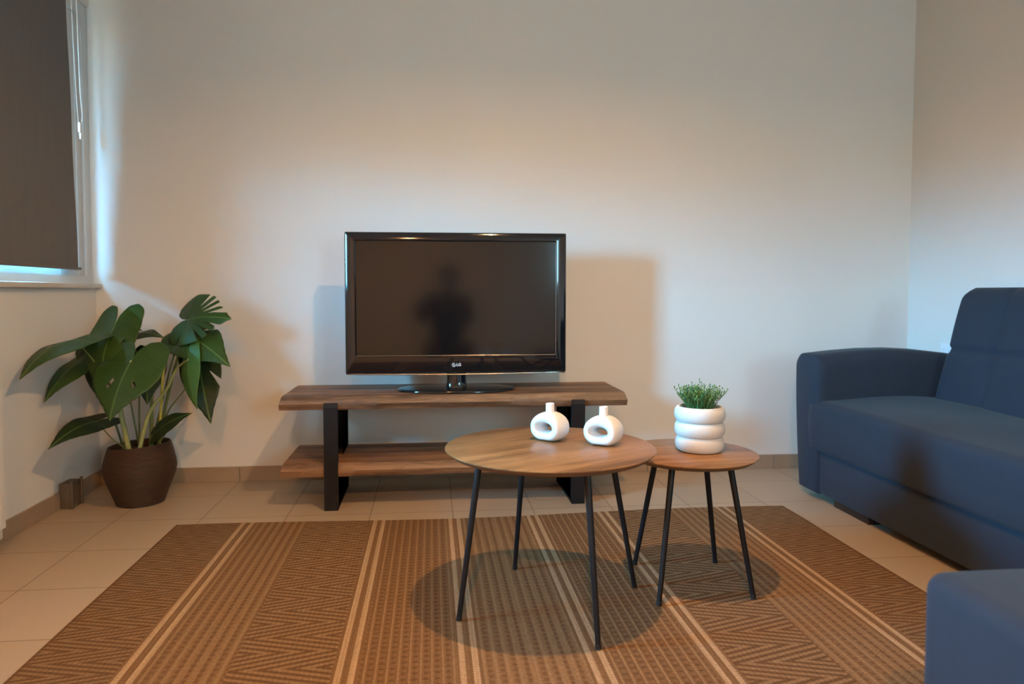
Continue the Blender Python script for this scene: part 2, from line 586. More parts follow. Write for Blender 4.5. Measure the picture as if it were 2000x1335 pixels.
# window beside the back corner, closed roller blind in front of it
win = bpy.data.objects.new('window_1', None); COL.objects.link(win); win.location = (XL, W1Y0, W1Z0)
tag(win, kind='structure')
def wpart(name, bm, mat, origin, root, smooth=True):
    return obj(name, shift(bm, -Vector(origin)), mat, root, smooth)
bm = bmesh.new()
FX0, FX1 = XL - 0.075, XL - 0.012
add_box(bm, FX0, FX1, W1Y0, W1Y0 + 0.06, W1Z0, W1Z1, 0.003)
add_box(bm, FX0, FX1, W1Y1 - 0.055, W1Y1 - 0.001, W1Z0, W1Z1, 0.003)
add_box(bm, FX0, FX1 - 0.001, W1Y0 + 0.058, W1Y1 - 0.053, W1Z1 - 0.06, W1Z1, 0.0)
add_box(bm, FX0, FX1 - 0.001, W1Y0 + 0.058, W1Y1 - 0.053, W1Z0, W1Z0 + 0.035, 0.0)
wpart('window_frame', bm, MAT['frame'], (XL, W1Y0, W1Z0), win)
bm = bmesh.new()
SX0, SX1 = XL - 0.060, XL - 0.022
add_box(bm, SX0, SX1, W1Y0 + 0.058, W1Y0 + 0.11, W1Z0 + 0.033, W1Z1 - 0.058, 0.003)
add_box(bm, SX0, SX1, W1Y1 - 0.278, W1Y1 - 0.053, W1Z0 + 0.033, W1Z1 - 0.058, 0.005)
add_box(bm, SX0, SX1 - 0.002, W1Y0 + 0.108, W1Y1 - 0.276, W1Z1 - 0.11, W1Z1 - 0.058, 0.0)
add_box(bm, SX0, SX1 - 0.002, W1Y0 + 0.108, W1Y1 - 0.276, W1Z0 + 0.033, W1Z0 + 0.073, 0.0)
add_box(bm, SX1 - 0.004, SX1 + 0.004, W1Y1 - 0.115, W1Y1 - 0.085, W1Z0 + 0.04, W1Z1 - 0.065, 0.002)
wpart('window_sash', bm, MAT['frame'], (XL, W1Y0, W1Z0), win)
wpart('window_pane', box(XL - 0.046, XL - 0.040, W1Y0 + 0.09, W1Y1 - 0.262, W1Z0 + 0.06, W1Z1 - 0.09), MAT['glass'], (XL, W1Y0, W1Z0), win, False)
wpart('window_sill', box(XL - 0.05, XL + 0.028, W1Y0 - 0.04, W1Y1 - 0.001, W1Z0 - 0.021, W1Z0, 0.003), MAT['sill'], (XL, W1Y0, W1Z0), win)

# second, narrower window, its blind drawn part of the way down
win2 = bpy.data.objects.new('window_2', None); COL.objects.link(win2); win2.location = (XL, W2Y0, W2Z0)
tag(win2, kind='structure')
bm = bmesh.new()
a, b_ = XL - WT + 0.01, XL - WT + 0.05
t_ = 0.02
add_box(bm, a, b_, W2Y0, W2Y0 + t_, W2Z0, W2Z1, 0.003)
add_box(bm, a, b_, W2Y1 - t_, W2Y1, W2Z0, W2Z1, 0.003)
add_box(bm, a, b_, W2Y0, W2Y1, W2Z0, W2Z0 + t_, 0.003)
add_box(bm, a, b_, W2Y0, W2Y1, W2Z1 - t_, W2Z1, 0.003)
wpart('window_frame', bm, MAT['frame'], (XL, W2Y0, W2Z0), win2)
wpart('window_pane', box(a + 0.015, a + 0.02, W2Y0 + 0.01, W2Y1 - 0.01, W2Z0 + 0.01, W2Z1 - 0.01), MAT['glass'], (XL, W2Y0, W2Z0), win2, False)
wpart('blind_cloth', box(XL - WT + 0.055, XL - WT + 0.058, W2Y0 + 0.001, W2Y1 - 0.001, W2BLIND, W2Z1 - 0.001), MAT['blind'], (XL, W2Y0, W2Z0), win2, False)

# unseen slab added outside, keeps steep sky light out of both windows
struct('sky_blocker', box(XL - WT - 1.9, XL - WT, -1.4, 4.6, 2.28, 2.42), MAT['ceil'])

# ================================================================== ROLLER BLIND
BX = XL + 0.014
t = thing('roller_blind', 'closed dark grey roller blind covering the window at the left', 'blind', (BX, W1Y0, 1.0))
O = Vector((BX, W1Y0, 1.0))
BY1 = 3.318
rows = []
bm = bmesh.new()
nz, ny = 14, 24
for s_ in (0.0006, -0.0006):
    g = []
    for i in range(nz + 1):
        z = 1.008 + (2.21 - 1.008) * i / nz
        r_ = []
        for j in range(ny + 1):
            y = (W1Y0 - 0.03) + (BY1 - W1Y0 + 0.03 - 0.040 * (z - 1.0) + 0.003 * math.sin(i * 0.9)) * j / ny
            r_.append(bm.verts.new((BX + s_ + 0.0015 * math.sin(y * 5 + 1), y, z)))
        g.append(r_)
    rows.append(g)
for g in rows:
    for i in range(nz):
        for j in range(ny):
            bm.faces.new((g[i][j], g[i][j + 1], g[i + 1][j + 1], g[i + 1][j]))
A, B = rows
for i in range(nz):
    for j in (0, ny): bm.faces.new((A[i][j], A[i + 1][j], B[i + 1][j], B[i][j]))
for j in range(ny):
    for i in (0, nz): bm.faces.new((A[i][j], A[i][j + 1], B[i][j + 1], B[i][j]))
obj('blind_cloth', shift(bm, -O), MAT['blind'], t)
obj('bottom_bar', shift(box(BX - 0.006, BX + 0.006, W1Y0 - 0.03, BY1 + 0.018, 1.000, 1.012, 0.003), -O), MAT['blind'], t)
bm = bmesh.new(); add_lathe(bm, [(0, -0.65), (0.022, -0.65), (0.022, 0.65), (0, 0.65)], 24)
bmesh.ops.rotate(bm, cent=(0, 0, 0), matrix=Matrix.Rotation(PI / 2, 3, 'X'), verts=bm.verts)
shift(bm, (BX, 2.66, 2.23)); obj('roller_tube', shift(bm, -O), MAT['frame'], t)
# pull chain looping down beside the cloth
bm = bmesh.new()
ch = [(BX, 3.330, 2.23), (BX + 0.002, 3.356, 2.17), (BX + 0.004, 3.358, 2.00), (BX + 0.004, 3.366, 1.78), (BX + 0.006, 3.376, 1.69), (BX + 0.003, 3.372, 1.645)]
add_tube(bm, ch, 0.0020, 8)
ch2 = [(BX - 0.006, 3.325, 2.23), (BX - 0.005, 3.334, 2.0), (BX - 0.003, 3.346, 1.75), (BX, 3.355, 1.62)]
add_tube(bm, ch2, 0.0011, 8)
obj('pull_chain', shift(bm, -O), MAT['chain'], t)
bm = bmesh.new()
add_box(bm, BX - 0.004, BX + 0.008, 3.350, 3.366, 1.602, 1.648, 0.004)
add_box(bm, BX - 0.002, BX + 0.007, 3.358, 3.371, 1.575, 1.605, 0.003)
obj('chain_connector', shift(bm, -O), MAT['chain'], t)

# ================================================================== RADIATOR under the window (just enters the frame)
t = thing('radiator', 'white panel radiator at the left edge under the window', 'radiator', (XL + 0.05, 2.2, 0.06))
O = Vector((XL + 0.05, 2.2, 0.06))
bm = bmesh.new()
add_box(bm, XL + 0.035, XL + 0.10, 1.75, 2.560, 0.065, 0.765, 0.008, 3)
for k in range(16):
    add_box(bm, XL + 0.098, XL + 0.104, 1.79 + k * 0.05, 1.82 + k * 0.05, 0.10, 0.73, 0.003, 1)
obj('panel', shift(bm, -O), MAT['radiator'], t)
for yy in (1.9, 2.45):
    obj('wall_bracket', shift(box(XL + 0.002, XL + 0.036, yy, yy + 0.03, 0.15, 0.70), -O), MAT['radiator'], t, False)

# small taupe block on the floor by the left wall
t = thing('pipe_cover', 'small taupe ribbed block at the foot of the left wall beside the basket', 'cover', (-1.515, 3.16, 0))
bm = box(-0.028, 0.022, -0.045, 0.045, 0, 0.108, 0.004)
obj('cover_box', bm, MAT['taupe'], t)
for yy in (-0.045, 0.038):
    obj('rib', box(0.018, 0.028, yy - 0.005, yy + 0.006, 0.0, 0.118, 0.002), MAT['taupe'], t)

# ================================================================== RUG
RC = Vector((0.243, 2.03, 0))
bm = bmesh.new()
nx, nyy = 90, 60
top = []
for i in range(nx + 1):
    r_ = []
    for j in range(nyy + 1):
        u = -1.224 + 2.448 * i / nx
        far = 0.805 + 0.018 * math.cos((u + 0.1) * 3.2 + PI) + 0.010 * u
        v = -0.80 + (far + 0.80) * j / nyy
        z = 0.0075 + 0.0012 * math.sin(u * 3 + v * 4) * math.sin(v * 5)
        r_.append(bm.verts.new((u, v, z)))
    top.append(r_)
for i in range(nx):
    for j in range(nyy):
        bm.faces.new((top[i][j], top[i + 1][j], top[i + 1][j + 1], top[i][j + 1]))
be = [e for e in bm.edges if e.is_boundary]
r_ = bmesh.ops.extrude_edge_only(bm, edges=be)
for v in r_['geom']:
    if isinstance(v, bmesh.types.BMVert): v.co.z = 0.0005
rug = obj('rug', bm, MAT['rug'], None, True, RC)
tag(rug, 'brown flat-woven rug with pale stripes and herringbone bands under the tables', 'rug')

# ================================================================== TV STAND
SX, SY = 0.107, 3.19
t = thing('tv_stand', 'low walnut two-shelf stand with black iron frames carrying the television', 'tv stand', (SX, SY, 0))
def live_board(z0, z1, x0, x1, y0, y1, seed):
    rnd = random.Random(seed)
    ph = [rnd.uniform(0, 6) for _ in range(4)]
    bm = bmesh.new()
    rings = []
    n = 60
    for i in range(n + 1):
        x = x0 + (x1 - x0) * i / n
        e = 0.0045 * math.sin(x * 7 + ph[0]) + 0.003 * math.sin(x * 17 + ph[1]) + 0.0012 * math.sin(x * 41 + ph[2])
        h = z1 - z0
        endt = min(i, n - i) / n * (x1 - x0)
        rings.append([Vector((x, y0 + 0.010 + e, z0)), Vector((x, y0 + e * 0.6, z0 + 0.45 * h)), Vector((x, y0 + 0.014 + e, z1 - 0.002)),
                      Vector((x, y0 + 0.018 + e, z1)), Vector((x, y1 - 0.004, z1)), Vector((x, y1, z1 - 0.004)), Vector((x, y1, z0 + 0.003)), Vector((x, y1 - 0.003, z0))])
    # slanted ends: top is inset
    for k, sgn in ((0, 1), (-1, -1)):
        for v in rings[k]:
            v.x += sgn * (0.010 if v.z > z0 + 0.6 * h else 0)
    loft(bm, rings)
    return bm
obj('top_board', shift(live_board(0.417, 0.473, -0.625, 0.838, 3.00, 3.385, 3), (-SX, -SY, 0)), MAT['walnut'], t)
obj('lower_board', shift(live_board(0.138, 0.195, -0.622, 0.835, 3.00, 3.385, 8), (-SX, -SY, 0)), MAT['walnut'], t)
for x0 in (-0.443, 0.594):
    bm = bmesh.new()
    x1 = x0 + 0.056
    ya, yb = 2.986, 3.375
    th = 0.012
    # upright straps, floor strap and strap under the top board
    prof = [(ya, 0.0), (yb, 0.0), (yb, 0.425), (yb - 0.03, 0.425), (yb - 0.03, 0.012), (ya + 0.030, 0.012), (ya + 0.030, 0.445), (ya + 0.012, 0.447), (ya, 0.428)]
    A = [bm.verts.new((x0, y, z)) for y, z in prof]
    B = [bm.verts.new((x1, y, z)) for y, z in prof]
    n = len(prof)
    for i in range(n):
        j = (i + 1) % n
        bm.faces.new((A[i], A[j], B[j], B[i]))
    bm.faces.new(A); bm.faces.new(list(reversed(B)))
    bmesh.ops.triangulate(bm, faces=[f for f in bm.faces if len(f.verts) > 4])
    obj('side_frame', shift(bm, (-SX, -SY, 0)), MAT['iron'], t, False)

# ================================================================== TELEVISION
TX, TY = 0.1125, 3.13
TXB = 0.110
t = thing('television', 'black flat-screen television with glossy frame on the walnut stand', 'television', (TX, 3.15, 0.473))
O = Vector((TX, 3.15, 0.473))
x0, x1, z0, z1 = -0.369, 0.594, 0.549, 1.162
sx0, sx1, sz0, sz1 = -0.322, 0.547, 0.628, 1.123
# bezel: frame rings from the outer edge inwards
def rect_ring(x0, x1, z0, z1, y, r=0.006, n=4):
    pts = []
    for cx_, cz_, a0 in ((x1 - r, z1 - r, 0), (x0 + r, z1 - r, PI / 2), (x0 + r, z0 + r, PI), (x1 - r, z0 + r, 1.5 * PI)):
        for k in range(n + 1):
            a = a0 + (PI / 2) * k / n
            pts.append(Vector((cx_ + r * math.cos(a), y, cz_ + r * math.sin(a))))
    return pts
bm = bmesh.new()
rings = [rect_ring(x0, x1, z0, z1, TY + 0.05), rect_ring(x0, x1, z0, z1, TY + 0.010), rect_ring(x0 + 0.002, x1 - 0.002, z0 + 0.002, z1 - 0.002, TY + 0.003),
         rect_ring(x0 + 0.007, x1 - 0.007, z0 + 0.007, z1 - 0.007, TY), rect_ring(sx0 - 0.004, sx1 + 0.004, sz0 - 0.004, sz1 + 0.004, TY - 0.001),
         rect_ring(sx0, sx1, sz0, sz1, TY + 0.003, 0.002), rect_ring(sx0, sx1, sz0, sz1, TY + 0.012, 0.002)]
loft(bm, rings, caps=False)
obj('bezel', shift(bm, -O), MAT['gloss'], t)
obj('screen', shift(box(sx0 - 0.003, sx1 + 0.003, TY + 0.008, TY + 0.014, sz0 - 0.003, sz1 + 0.003), -O), MAT['screen'], t, False)
bm = bmesh.new()
loft(bm, [rect_ring(x0 + 0.003, x1 - 0.003, z0 + 0.003, z1 - 0.003, TY + 0.048, 0.01), rect_ring(x0 + 0.01, x1 - 0.01, z0 + 0.01, z1 - 0.01, TY + 0.06, 0.02),
          rect_ring(x0 + 0.09, x1 - 0.09, z0 + 0.06, z1 - 0.08, TY + 0.085, 0.03), rect_ring(x0 + 0.12, x1 - 0.12, z0 + 0.09, z1 - 0.11, TY + 0.105, 0.03)])
obj('back_cover', shift(bm, -O), MAT['dull'], t)
bm = bmesh.new()
pts = [Vector((x0 + 0.004, TY + 0.012, z0 + 0.0005)), Vector((TX - 0.2, TY + 0.002, z0 - 0.003)), Vector((TX, TY - 0.001, z0 - 0.0045)), Vector((TX + 0.2, TY + 0.002, z0 - 0.003)), Vector((x1 - 0.004, TY + 0.012, z0 + 0.0005))]
add_tube(bm, pts, 0.0034, 10)
obj('lower_trim', shift(bm, -O), MAT['chrome'], t)
bm = bmesh.new()
for (a_, b__) in (((sx0 + 0.002, sz0), (sx1 - 0.002, sz0)), ((sx1, sz0 + 0.002), (sx1, sz1 - 0.002))):
    add_tube(bm, [Vector((a_[0], TY - 0.001, a_[1])), Vector((b__[0], TY - 0.001, b__[1]))], 0.0011, 8, False)
obj('screen_edge', shift(bm, -O), MAT['chrome'], t)
# logo: disc with face mark and the letters
def text_mesh(body, size, extrude):
    cu = bpy.data.curves.new('t', 'FONT'); cu.body = body; cu.size = size; cu.extrude = extrude; cu.align_x = 'LEFT'; cu.align_y = 'CENTER'
    cu.offset = size * 0.02
    o = bpy.data.objects.new('t', cu); COL.objects.link(o)
    dg = bpy.context.evaluated_depsgraph_get()
    me = bpy.data.meshes.new_from_object(o.evaluated_get(dg))
    bpy.data.objects.remove(o)
    return me
lg = obj('logo_badge', shift(box(0.118, 0.1181, TY - 0.0005, TY, 0.586, 0.5861), -O), MAT['logo'], t, False)
bm = bmesh.new()
cxl, czl = 0.0975, 0.5865
def disc(bm, cx_, cz_, r, y0, y1, n=32):
    a = [Vector((cx_ + r * math.cos(2 * PI * k / n), y0, cz_ + r * math.sin(2 * PI * k / n))) for k in range(n)]
    b = [Vector((p.x, y1, p.z)) for p in a]
    loft(bm, [a, b])
def arc_strip(bm, cx_, cz_, r0, r1, a0, a1, y0, y1, n=24):
    rg = []
    for k in range(n + 1):
        a = a0 + (a1 - a0) * k / n
        c, s = math.cos(a), math.sin(a)
        rg.append([Vector((cx_ + r0 * c, y0, cz_ + r0 * s)), Vector((cx_ + r1 * c, y0, cz_ + r1 * s)), Vector((cx_ + r1 * c, y1, cz_ + r1 * s)), Vector((cx_ + r0 * c, y1, cz_ + r0 * s))])
    loft(bm, rg)
arc_strip(bm, cxl, czl, 0.0066, 0.0084, math.radians(60), math.radians(360), TY - 0.0016, TY + 0.001)
add_box(bm, cxl + 0.001, cxl + 0.0080, TY - 0.0016, TY + 0.001, czl - 0.0008, czl + 0.0008)
add_box(bm, cxl - 0.0012, cxl + 0.0004, TY - 0.0016, TY + 0.001, czl - 0.0035, czl + 0.0042)
add_box(bm, cxl - 0.0012, cxl + 0.0025, TY - 0.0016, TY + 0.001, czl - 0.0048, czl - 0.0034)
disc(bm, cxl - 0.0040, czl + 0.0028, 0.0011, TY - 0.0016, TY + 0.001, 16)
me = text_mesh('LG', 0.0165, 0.0006)
bt = bmesh.new(); bt.from_mesh(me)
bmesh.ops.rotate(bt, cent=(0, 0, 0), matrix=Matrix.Rotation(PI / 2, 3, 'X'), verts=bt.verts)
shift(bt, (0.1085, TY - 0.0008, czl + 0.0002))
tmp = bpy.data.meshes.new('tmp'); bt.to_mesh(tmp); bt.free()
bm.from_mesh(tmp)
shift(bm, -O)
nm = bpy.data.meshes.new('logo_badge'); bm.to_mesh(nm); bm.free()
nm.materials.append(MAT['logo'])
lg.data = nm
lg['label'] = 'silver ring emblem and letters on the lower frame'
# neck and foot
bm = bmesh.new()
rings = []
for z, w, d in ((0.480, 0.054, 0.030), (0.488, 0.048, 0.026), (0.51, 0.0435, 0.024), (0.56, 0.042, 0.022)):
    rings.append([Vector((TXB + w * math.cos(a), 3.165 + d * math.sin(a), z)) for a in (2 * PI * k / 32 for k in range(32))])
loft(bm, rings)
obj('neck', shift(bm, -O), MAT['gloss'], t)
bm = bmesh.new()
rings = []
for z, k_ in ((0.4735, 0.975), (0.476, 1.0), (0.480, 1.0), (0.4835, 0.985), (0.4855, 0.93)):
    rings.append([Vector((TXB + 0.256 * k_ * math.copysign(abs(math.cos(a)) ** 0.85, math.cos(a)), 3.155 + 0.125 * k_ * math.copysign(abs(math.sin(a)) ** 0.9, math.sin(a)), z)) for a in (2 * PI * k / 72 for k in range(72))])
loft(bm, rings)
obj('foot', shift(bm, -O), MAT['gloss'], t)

# ================================================================== ROUND TABLES
def round_table(name, label, c, r, ztop, thick, feet, rug_z, topin, rot, group):
    t = thing(name, label, 'table', (c[0], c[1], rug_z), 0, group)
    O = Vector((c[0], c[1], rug_z))
    bm = bmesh.new()
    add_lathe(bm, [(0, ztop - thick), (r - 0.018, ztop - thick), (r - 0.004, ztop - 0.006), (r, ztop - 0.003), (r, ztop - 0.001), (r - 0.0015, ztop), (0, ztop)], 96, c[0], c[1])
    top = obj('tabletop', shift(bm, -O), MAT['oak'], t)
    top.data.transform(Matrix.Rotation(-rot, 4, 'Z'))
    top.rotation_euler = (0, 0, rot)
    top.data.materials.append(MAT['oakedge'])
    for p in top.data.polygons:
        if p.normal.z < 0.5 and abs(p.center.length) > 0: p.material_index = 1 if p.center.z < ztop - rug_z - 0.004 else 0
    for fx, fy in feet:
        dx, dy = fx - c[0], fy - c[1]
        d = math.hypot(dx, dy)
        tx, ty = c[0] + dx * topin / d, c[1] + dy * topin / d
        bm = bmesh.new()
        f = Vector((fx, fy, rug_z)); u = Vector((tx, ty, ztop - thick + 0.001))
        add_tube(bm, [f, u], lambda q: 0.0072 + 0.0022 * q, 16, False)
        add_tube(bm, [u + Vector((0, 0, -0.004)), u + Vector((0, 0, 0.0))], 0.0200, 20, False)
        leg = obj('leg', shift(bm, -O), MAT['leg'], t)
        bm = bmesh.new(); ax = (u - f).normalized()
        add_tube(bm, [f + Vector((0, 0, 0.0)), f + ax * 0.012], 0.0080, 16, False)
        obj('foot_cap', shift(bm, -O), MAT['dull'], leg)
    return t
RZ = 0.0102
round_table('coffee_table', 'larger round oak coffee table on thin black legs carrying two white vases', (0.330, 1.980), 0.294, 0.470, 0.017,
            [(0.071, 1.920), (0.265, 2.268), (0.413, 1.728), (0.610, 2.090)], RZ, 0.205, 0.5, 'round nesting tables')
round_table('side_table', 'smaller round oak table on thin black legs carrying the ribbed white plant pot', (0.781, 2.100), 0.200, 0.417, 0.016,
            [(0.643, 1.958), (0.933, 1.978), (0.662, 2.270), (0.932, 2.260)], RZ, 0.120, 0.1, 'round nesting tables')

# ================================================================== VASES
def ring_vase(label, loc, rot):
    t = thing('ring_vase', label, 'vase', loc, rot, 'white ring vases')
    bm = bmesh.new()
    n, k_ = 72, 28
    cz = 0.0400
    rings = []
    for i in range(n):
        a = 2 * PI * i / n
        c, s = math.cos(a), math.sin(a)
        ox, oz = 0.053 * c, 0.0435 * s
        if oz < 0:
            oz = -0.0435 * (abs(s) ** 0.82)
            oz = max(oz, -0.0398)
        ix, iz = -0.003 + 0.0225 * c, -0.002 + 0.0125 * s
        mx, mz = (ox + ix) / 2, (oz + iz) / 2
        hx, hz = (ox - ix) / 2, (oz - iz) / 2
        ring = []
        for j in range(k_):
            b = 2 * PI * j / k_
            cb = math.copysign(abs(math.cos(b)) ** 0.78, math.cos(b)); sb = math.copysign(abs(math.sin(b)) ** 0.78, math.sin(b))
            ring.append(Vector((mx + hx * cb, 0.0360 * sb, cz + mz + hz * cb)))
        rings.append(ring)
    rings.append(rings[0])
    vr = loft(bm, rings, caps=False)
    bmesh.ops.remove_doubles(bm, verts=bm.verts, dist=1e-6)
    obj('body', bm, MAT['ceramic'], t, auto=False)
    bm = bmesh.new()
    add_lathe(bm, [(0.0155, 0.072), (0.0135, 0.080), (0.0125, 0.086), (0.0125, 0.1055), (0.0120, 0.1075), (0.0105, 0.1080), (0.0092, 0.1065), (0.009, 0.080), (0, 0.080)], 36)
    obj('neck', bm, MAT['ceramic'], t)
    return t
ring_vase('left white ring vase, the one nearer the television', (0.345, 2.065, 0.4702), -0.72)
ring_vase('right white ring vase, its hole showing the wood behind', (0.486, 1.988, 0.4702), -0.62)

# ================================================================== PLANT POT on the small table
t = thing('potted_plant', 'small feathery green plant in a ribbed white stone pot', 'plant', (0.8195, 2.122, 0.4172))
bm = bmesh.new()
prof = [(0, 0.002), (0.050, 0.0), (0.058, 0.001)]
R = [0.0735, 0.0755, 0.0765]
hh = 0.0455
for k in range(3):
    zc = 0.0235 + k * 0.0450
    for j in range(-6, 7):
        a = j / 6 * math.radians(80)
        prof.append((R[k] - 0.016 + 0.016 * math.cos(a) ** 0.8, zc + 0.0235 * math.sin(a)))
prof += [(0.0640, 0.1370), (0.0600, 0.1350), (0.0580, 0.128), (0.0575, 0.112), (0, 0.112)]
add_lathe(bm, prof, 72)
obj('pot', bm, MAT['pot'], t, auto=False)
bm = bmesh.new(); add_lathe(bm, [(0.0578, 0.113), (0.0578, 0.1205), (0.03, 0.124), (0, 0.123)], 40)
obj('soil', bm, MAT['soil'], t)
bm = bmesh.new()
rnd = random.Random(5)
for k in range(150):
    a = rnd.uniform(0, 2 * PI); q = rnd.random() ** 0.6
    bx_, by_ = 0.036 * q * math.cos(a), 0.036 * q * math.sin(a)
    lean = (0.35 + 0.62 * rnd.random()) * q
    h = rnd.uniform(0.050, 0.084) * (1 - 0.05 * q)
    if k < 7: lean, h = [0.95, 0.9, 0.2, 0.95, 0.8, 0.5, 0.6][k], [0.088, 0.087, 0.096, 0.075, 0.08, 0.09, 0.085][k]; a = [0.1, 3.05, 2.0, 4.0, 5.5, 0.8, 1.7][k]
    tipx, tipy = bx_ + math.cos(a) * lean * h * 0.85, by_ + math.sin(a) * lean * h * 0.85
    p0 = Vector((bx_, by_, 0.118)); p2 = Vector((tipx, tipy, 0.118 + h * math.cos(lean * 0.6))); p1 = (p0 + p2) / 2 + Vector((0, 0, 0.006))
    path = smooth_path([p0, p1, p2], 5)
    add_tube(bm, [path[0], path[5], path[-1]], 0.0006, 4, False)
    m_ = 11
    for i in range(1, m_ + 1):
        f_ = i / m_
        pos = path[min(int(f_ * (len(path) - 1)), len(path) - 1)]
        for w in range(2):
            az = i * 2.4 + w * PI + rnd.uniform(-0.4, 0.4)
            d = Vector((math.cos(az), math.sin(az), rnd.uniform(0.5, 1.1))).normalized()
            s = d.cross(Vector((0, 0, 1))).normalized() * 0.0019
            L = rnd.uniform(0.008, 0.014)
            v = [bm.verts.new(pos), bm.verts.new(pos + d * L * 0.5 + s), bm.verts.new(pos + d * L), bm.verts.new(pos + d * L * 0.5 - s)]
            bm.faces.new(v)
me = bpy.data.meshes.new('foliage'); bm.to_mesh(me); bm.free()
link('foliage', me, MAT['sprig'], t, False)

# ================================================================== MONSTERA IN BASKET
PC = Vector((-1.2505, 3.195, 0))
t = thing('potted_monstera', 'large split-leaf plant in a dark woven basket in the left corner', 'plant', PC)
bm = bmesh.new()
prof = [(0, 0.0), (0.085, 0.0), (0.096, 0.004), (0.107, 0.035), (0.126, 0.085), (0.141, 0.125), (0.1465, 0.155), (0.143, 0.180), (0.133, 0.220), (0.1235, 0.252),
        (0.119, 0.255), (0.116, 0.250), (0.130, 0.190), (0.130, 0.17), (0, 0.17)]
rnd = random.Random(2)
add_lathe(bm, prof, 64)
for v in bm.verts:
    a = math.atan2(v.co.y, v.co.x)
    if v.co.z > 0.15: v.co.z += 0.006 * math.sin(a - 0.4) * 0 + 0.008 * math.cos(a) * (v.co.z - 0.15) / 0.1
    k = 1 + 0.012 * math.sin(3 * a + 1)
    v.co.x *= k; v.co.y *= k
obj('basket', bm, MAT['basket'], t)
bm = bmesh.new(); add_lathe(bm, [(0.122, 0.205), (0.118, 0.222), (0.05, 0.230), (0, 0.228)], 40)
obj('soil', bm, MAT['soil'], t)

KEY = [(0, 1.0), (5, 0.90), (12, 0.80), (22, 0.725), (38, 0.655), (58, 0.59), (80, 0.54), (105, 0.535), (128, 0.56), (146, 0.535), (160, 0.44), (172, 0.24), (180, 0.05)]
def r_of(deg):
    deg = abs(deg)
    for (a, ra), (b, rb) in zip(KEY[:-1], KEY[1:]):
        if a <= deg <= b:
            q = (deg - a) / (b - a); q = q * q * (3 - 2 * q) * 0.5 + q * 0.5
            return ra + (rb - ra) * q
    return KEY[-1][1]
def leaf_mesh(Apt, Tpt, w, nrm, arc, fold, slits=(), holes=(), curl=0.0):
    A = Vector(Apt); B = Vector(Tpt)
    L = (B - A).length
    T = (B - A).normalized()
    n = Vector(nrm); n = (n - T * n.dot(T)).normalized()
    S = n.cross(T).normalized()
    nt_, nr = 192, 14
    bm = bmesh.new()
    uvs = {}
    cen = None
    grid = []
    for i in range(nr + 1):
        row = []
        for j in range(nt_):
            deg = -180 + 360 * j / nt_
            r = r_of(deg)
            for (sd, dep, hw) in slits:
                q = abs(deg - sd) / hw
                if q < 1: r *= 1 - (1 - dep) * (1 - q ** 2)
            q = i / nr
            rr = r * q
            x = rr * math.cos(math.radians(deg)); y = rr * math.sin(math.radians(deg)) * w * (1.35 if True else 1)
            a_ = abs(y)
            zz = arc * 4 * x * (1 - x) if x > 0 else arc * 4 * x * (1 - x) * 0.5
            zz -= fold * a_ ** 1.15
            zz += 0.022 * math.sin(x * 9 + (2 if y > 0 else 0)) * (a_ * 2) + curl * y
            p = A + T * (x * L) + S * (y * L) + n * (zz * L)
            if i == 0:
                if cen is None:
                    cen = bm.verts.new(A); uvs[cen] = (0.0, 0.5)
                row.append(cen)
            else:
                v = bm.verts.new(p); uvs[v] = (x, 0.5 + y); row.append(v)
        grid.append(row)
    fs = []
    for i in range(nr):
        for j in range(nt_):
            k = (j + 1) % nt_
            deg = -180 + 360 * (j + 0.5) / nt_
            if deg > 178 or deg < -178: 
                if i > nr * 0.2: continue
            q = (i + 0.5) / nr
            if any(abs(deg - hd) < hw and q0 < q < q1 for (hd, hw, q0, q1) in holes): continue
            if i == 0: f = bm.faces.new((cen, grid[1][j], grid[1][k]))
            else: f = bm.faces.new((grid[i][j], grid[i + 1][j], grid[i + 1][k], grid[i][k]))
    ul = bm.loops.layers.uv.new('UVMap')
    for f in bm.faces:
        f.smooth = True
        for l in f.loops: l[ul].uv = uvs[l.vert]
    for v in [v for v in bm.verts if not v.link_faces]: bm.verts.remove(v)
    return bm
def add_leaf(args, mat):
    bm = leaf_mesh(*args)
    shift(bm, -PC)
    me = bpy.data.meshes.new('leaf'); bm.to_mesh(me); bm.free()
    o = link('leaf', me, mat, t, True)
    so = o.modifiers.new('thick', 'SOLIDIFY'); so.thickness = 0.0012
    return o
SL = [(11, 0.55, 2.6), (22, 0.42, 3.4), (37, 0.42, 4.2), (58, 0.5, 5), (-12, 0.5, 2.6), (-25, 0.45, 3.2), (-42, 0.5, 4), (-110, 0.55, 6)]
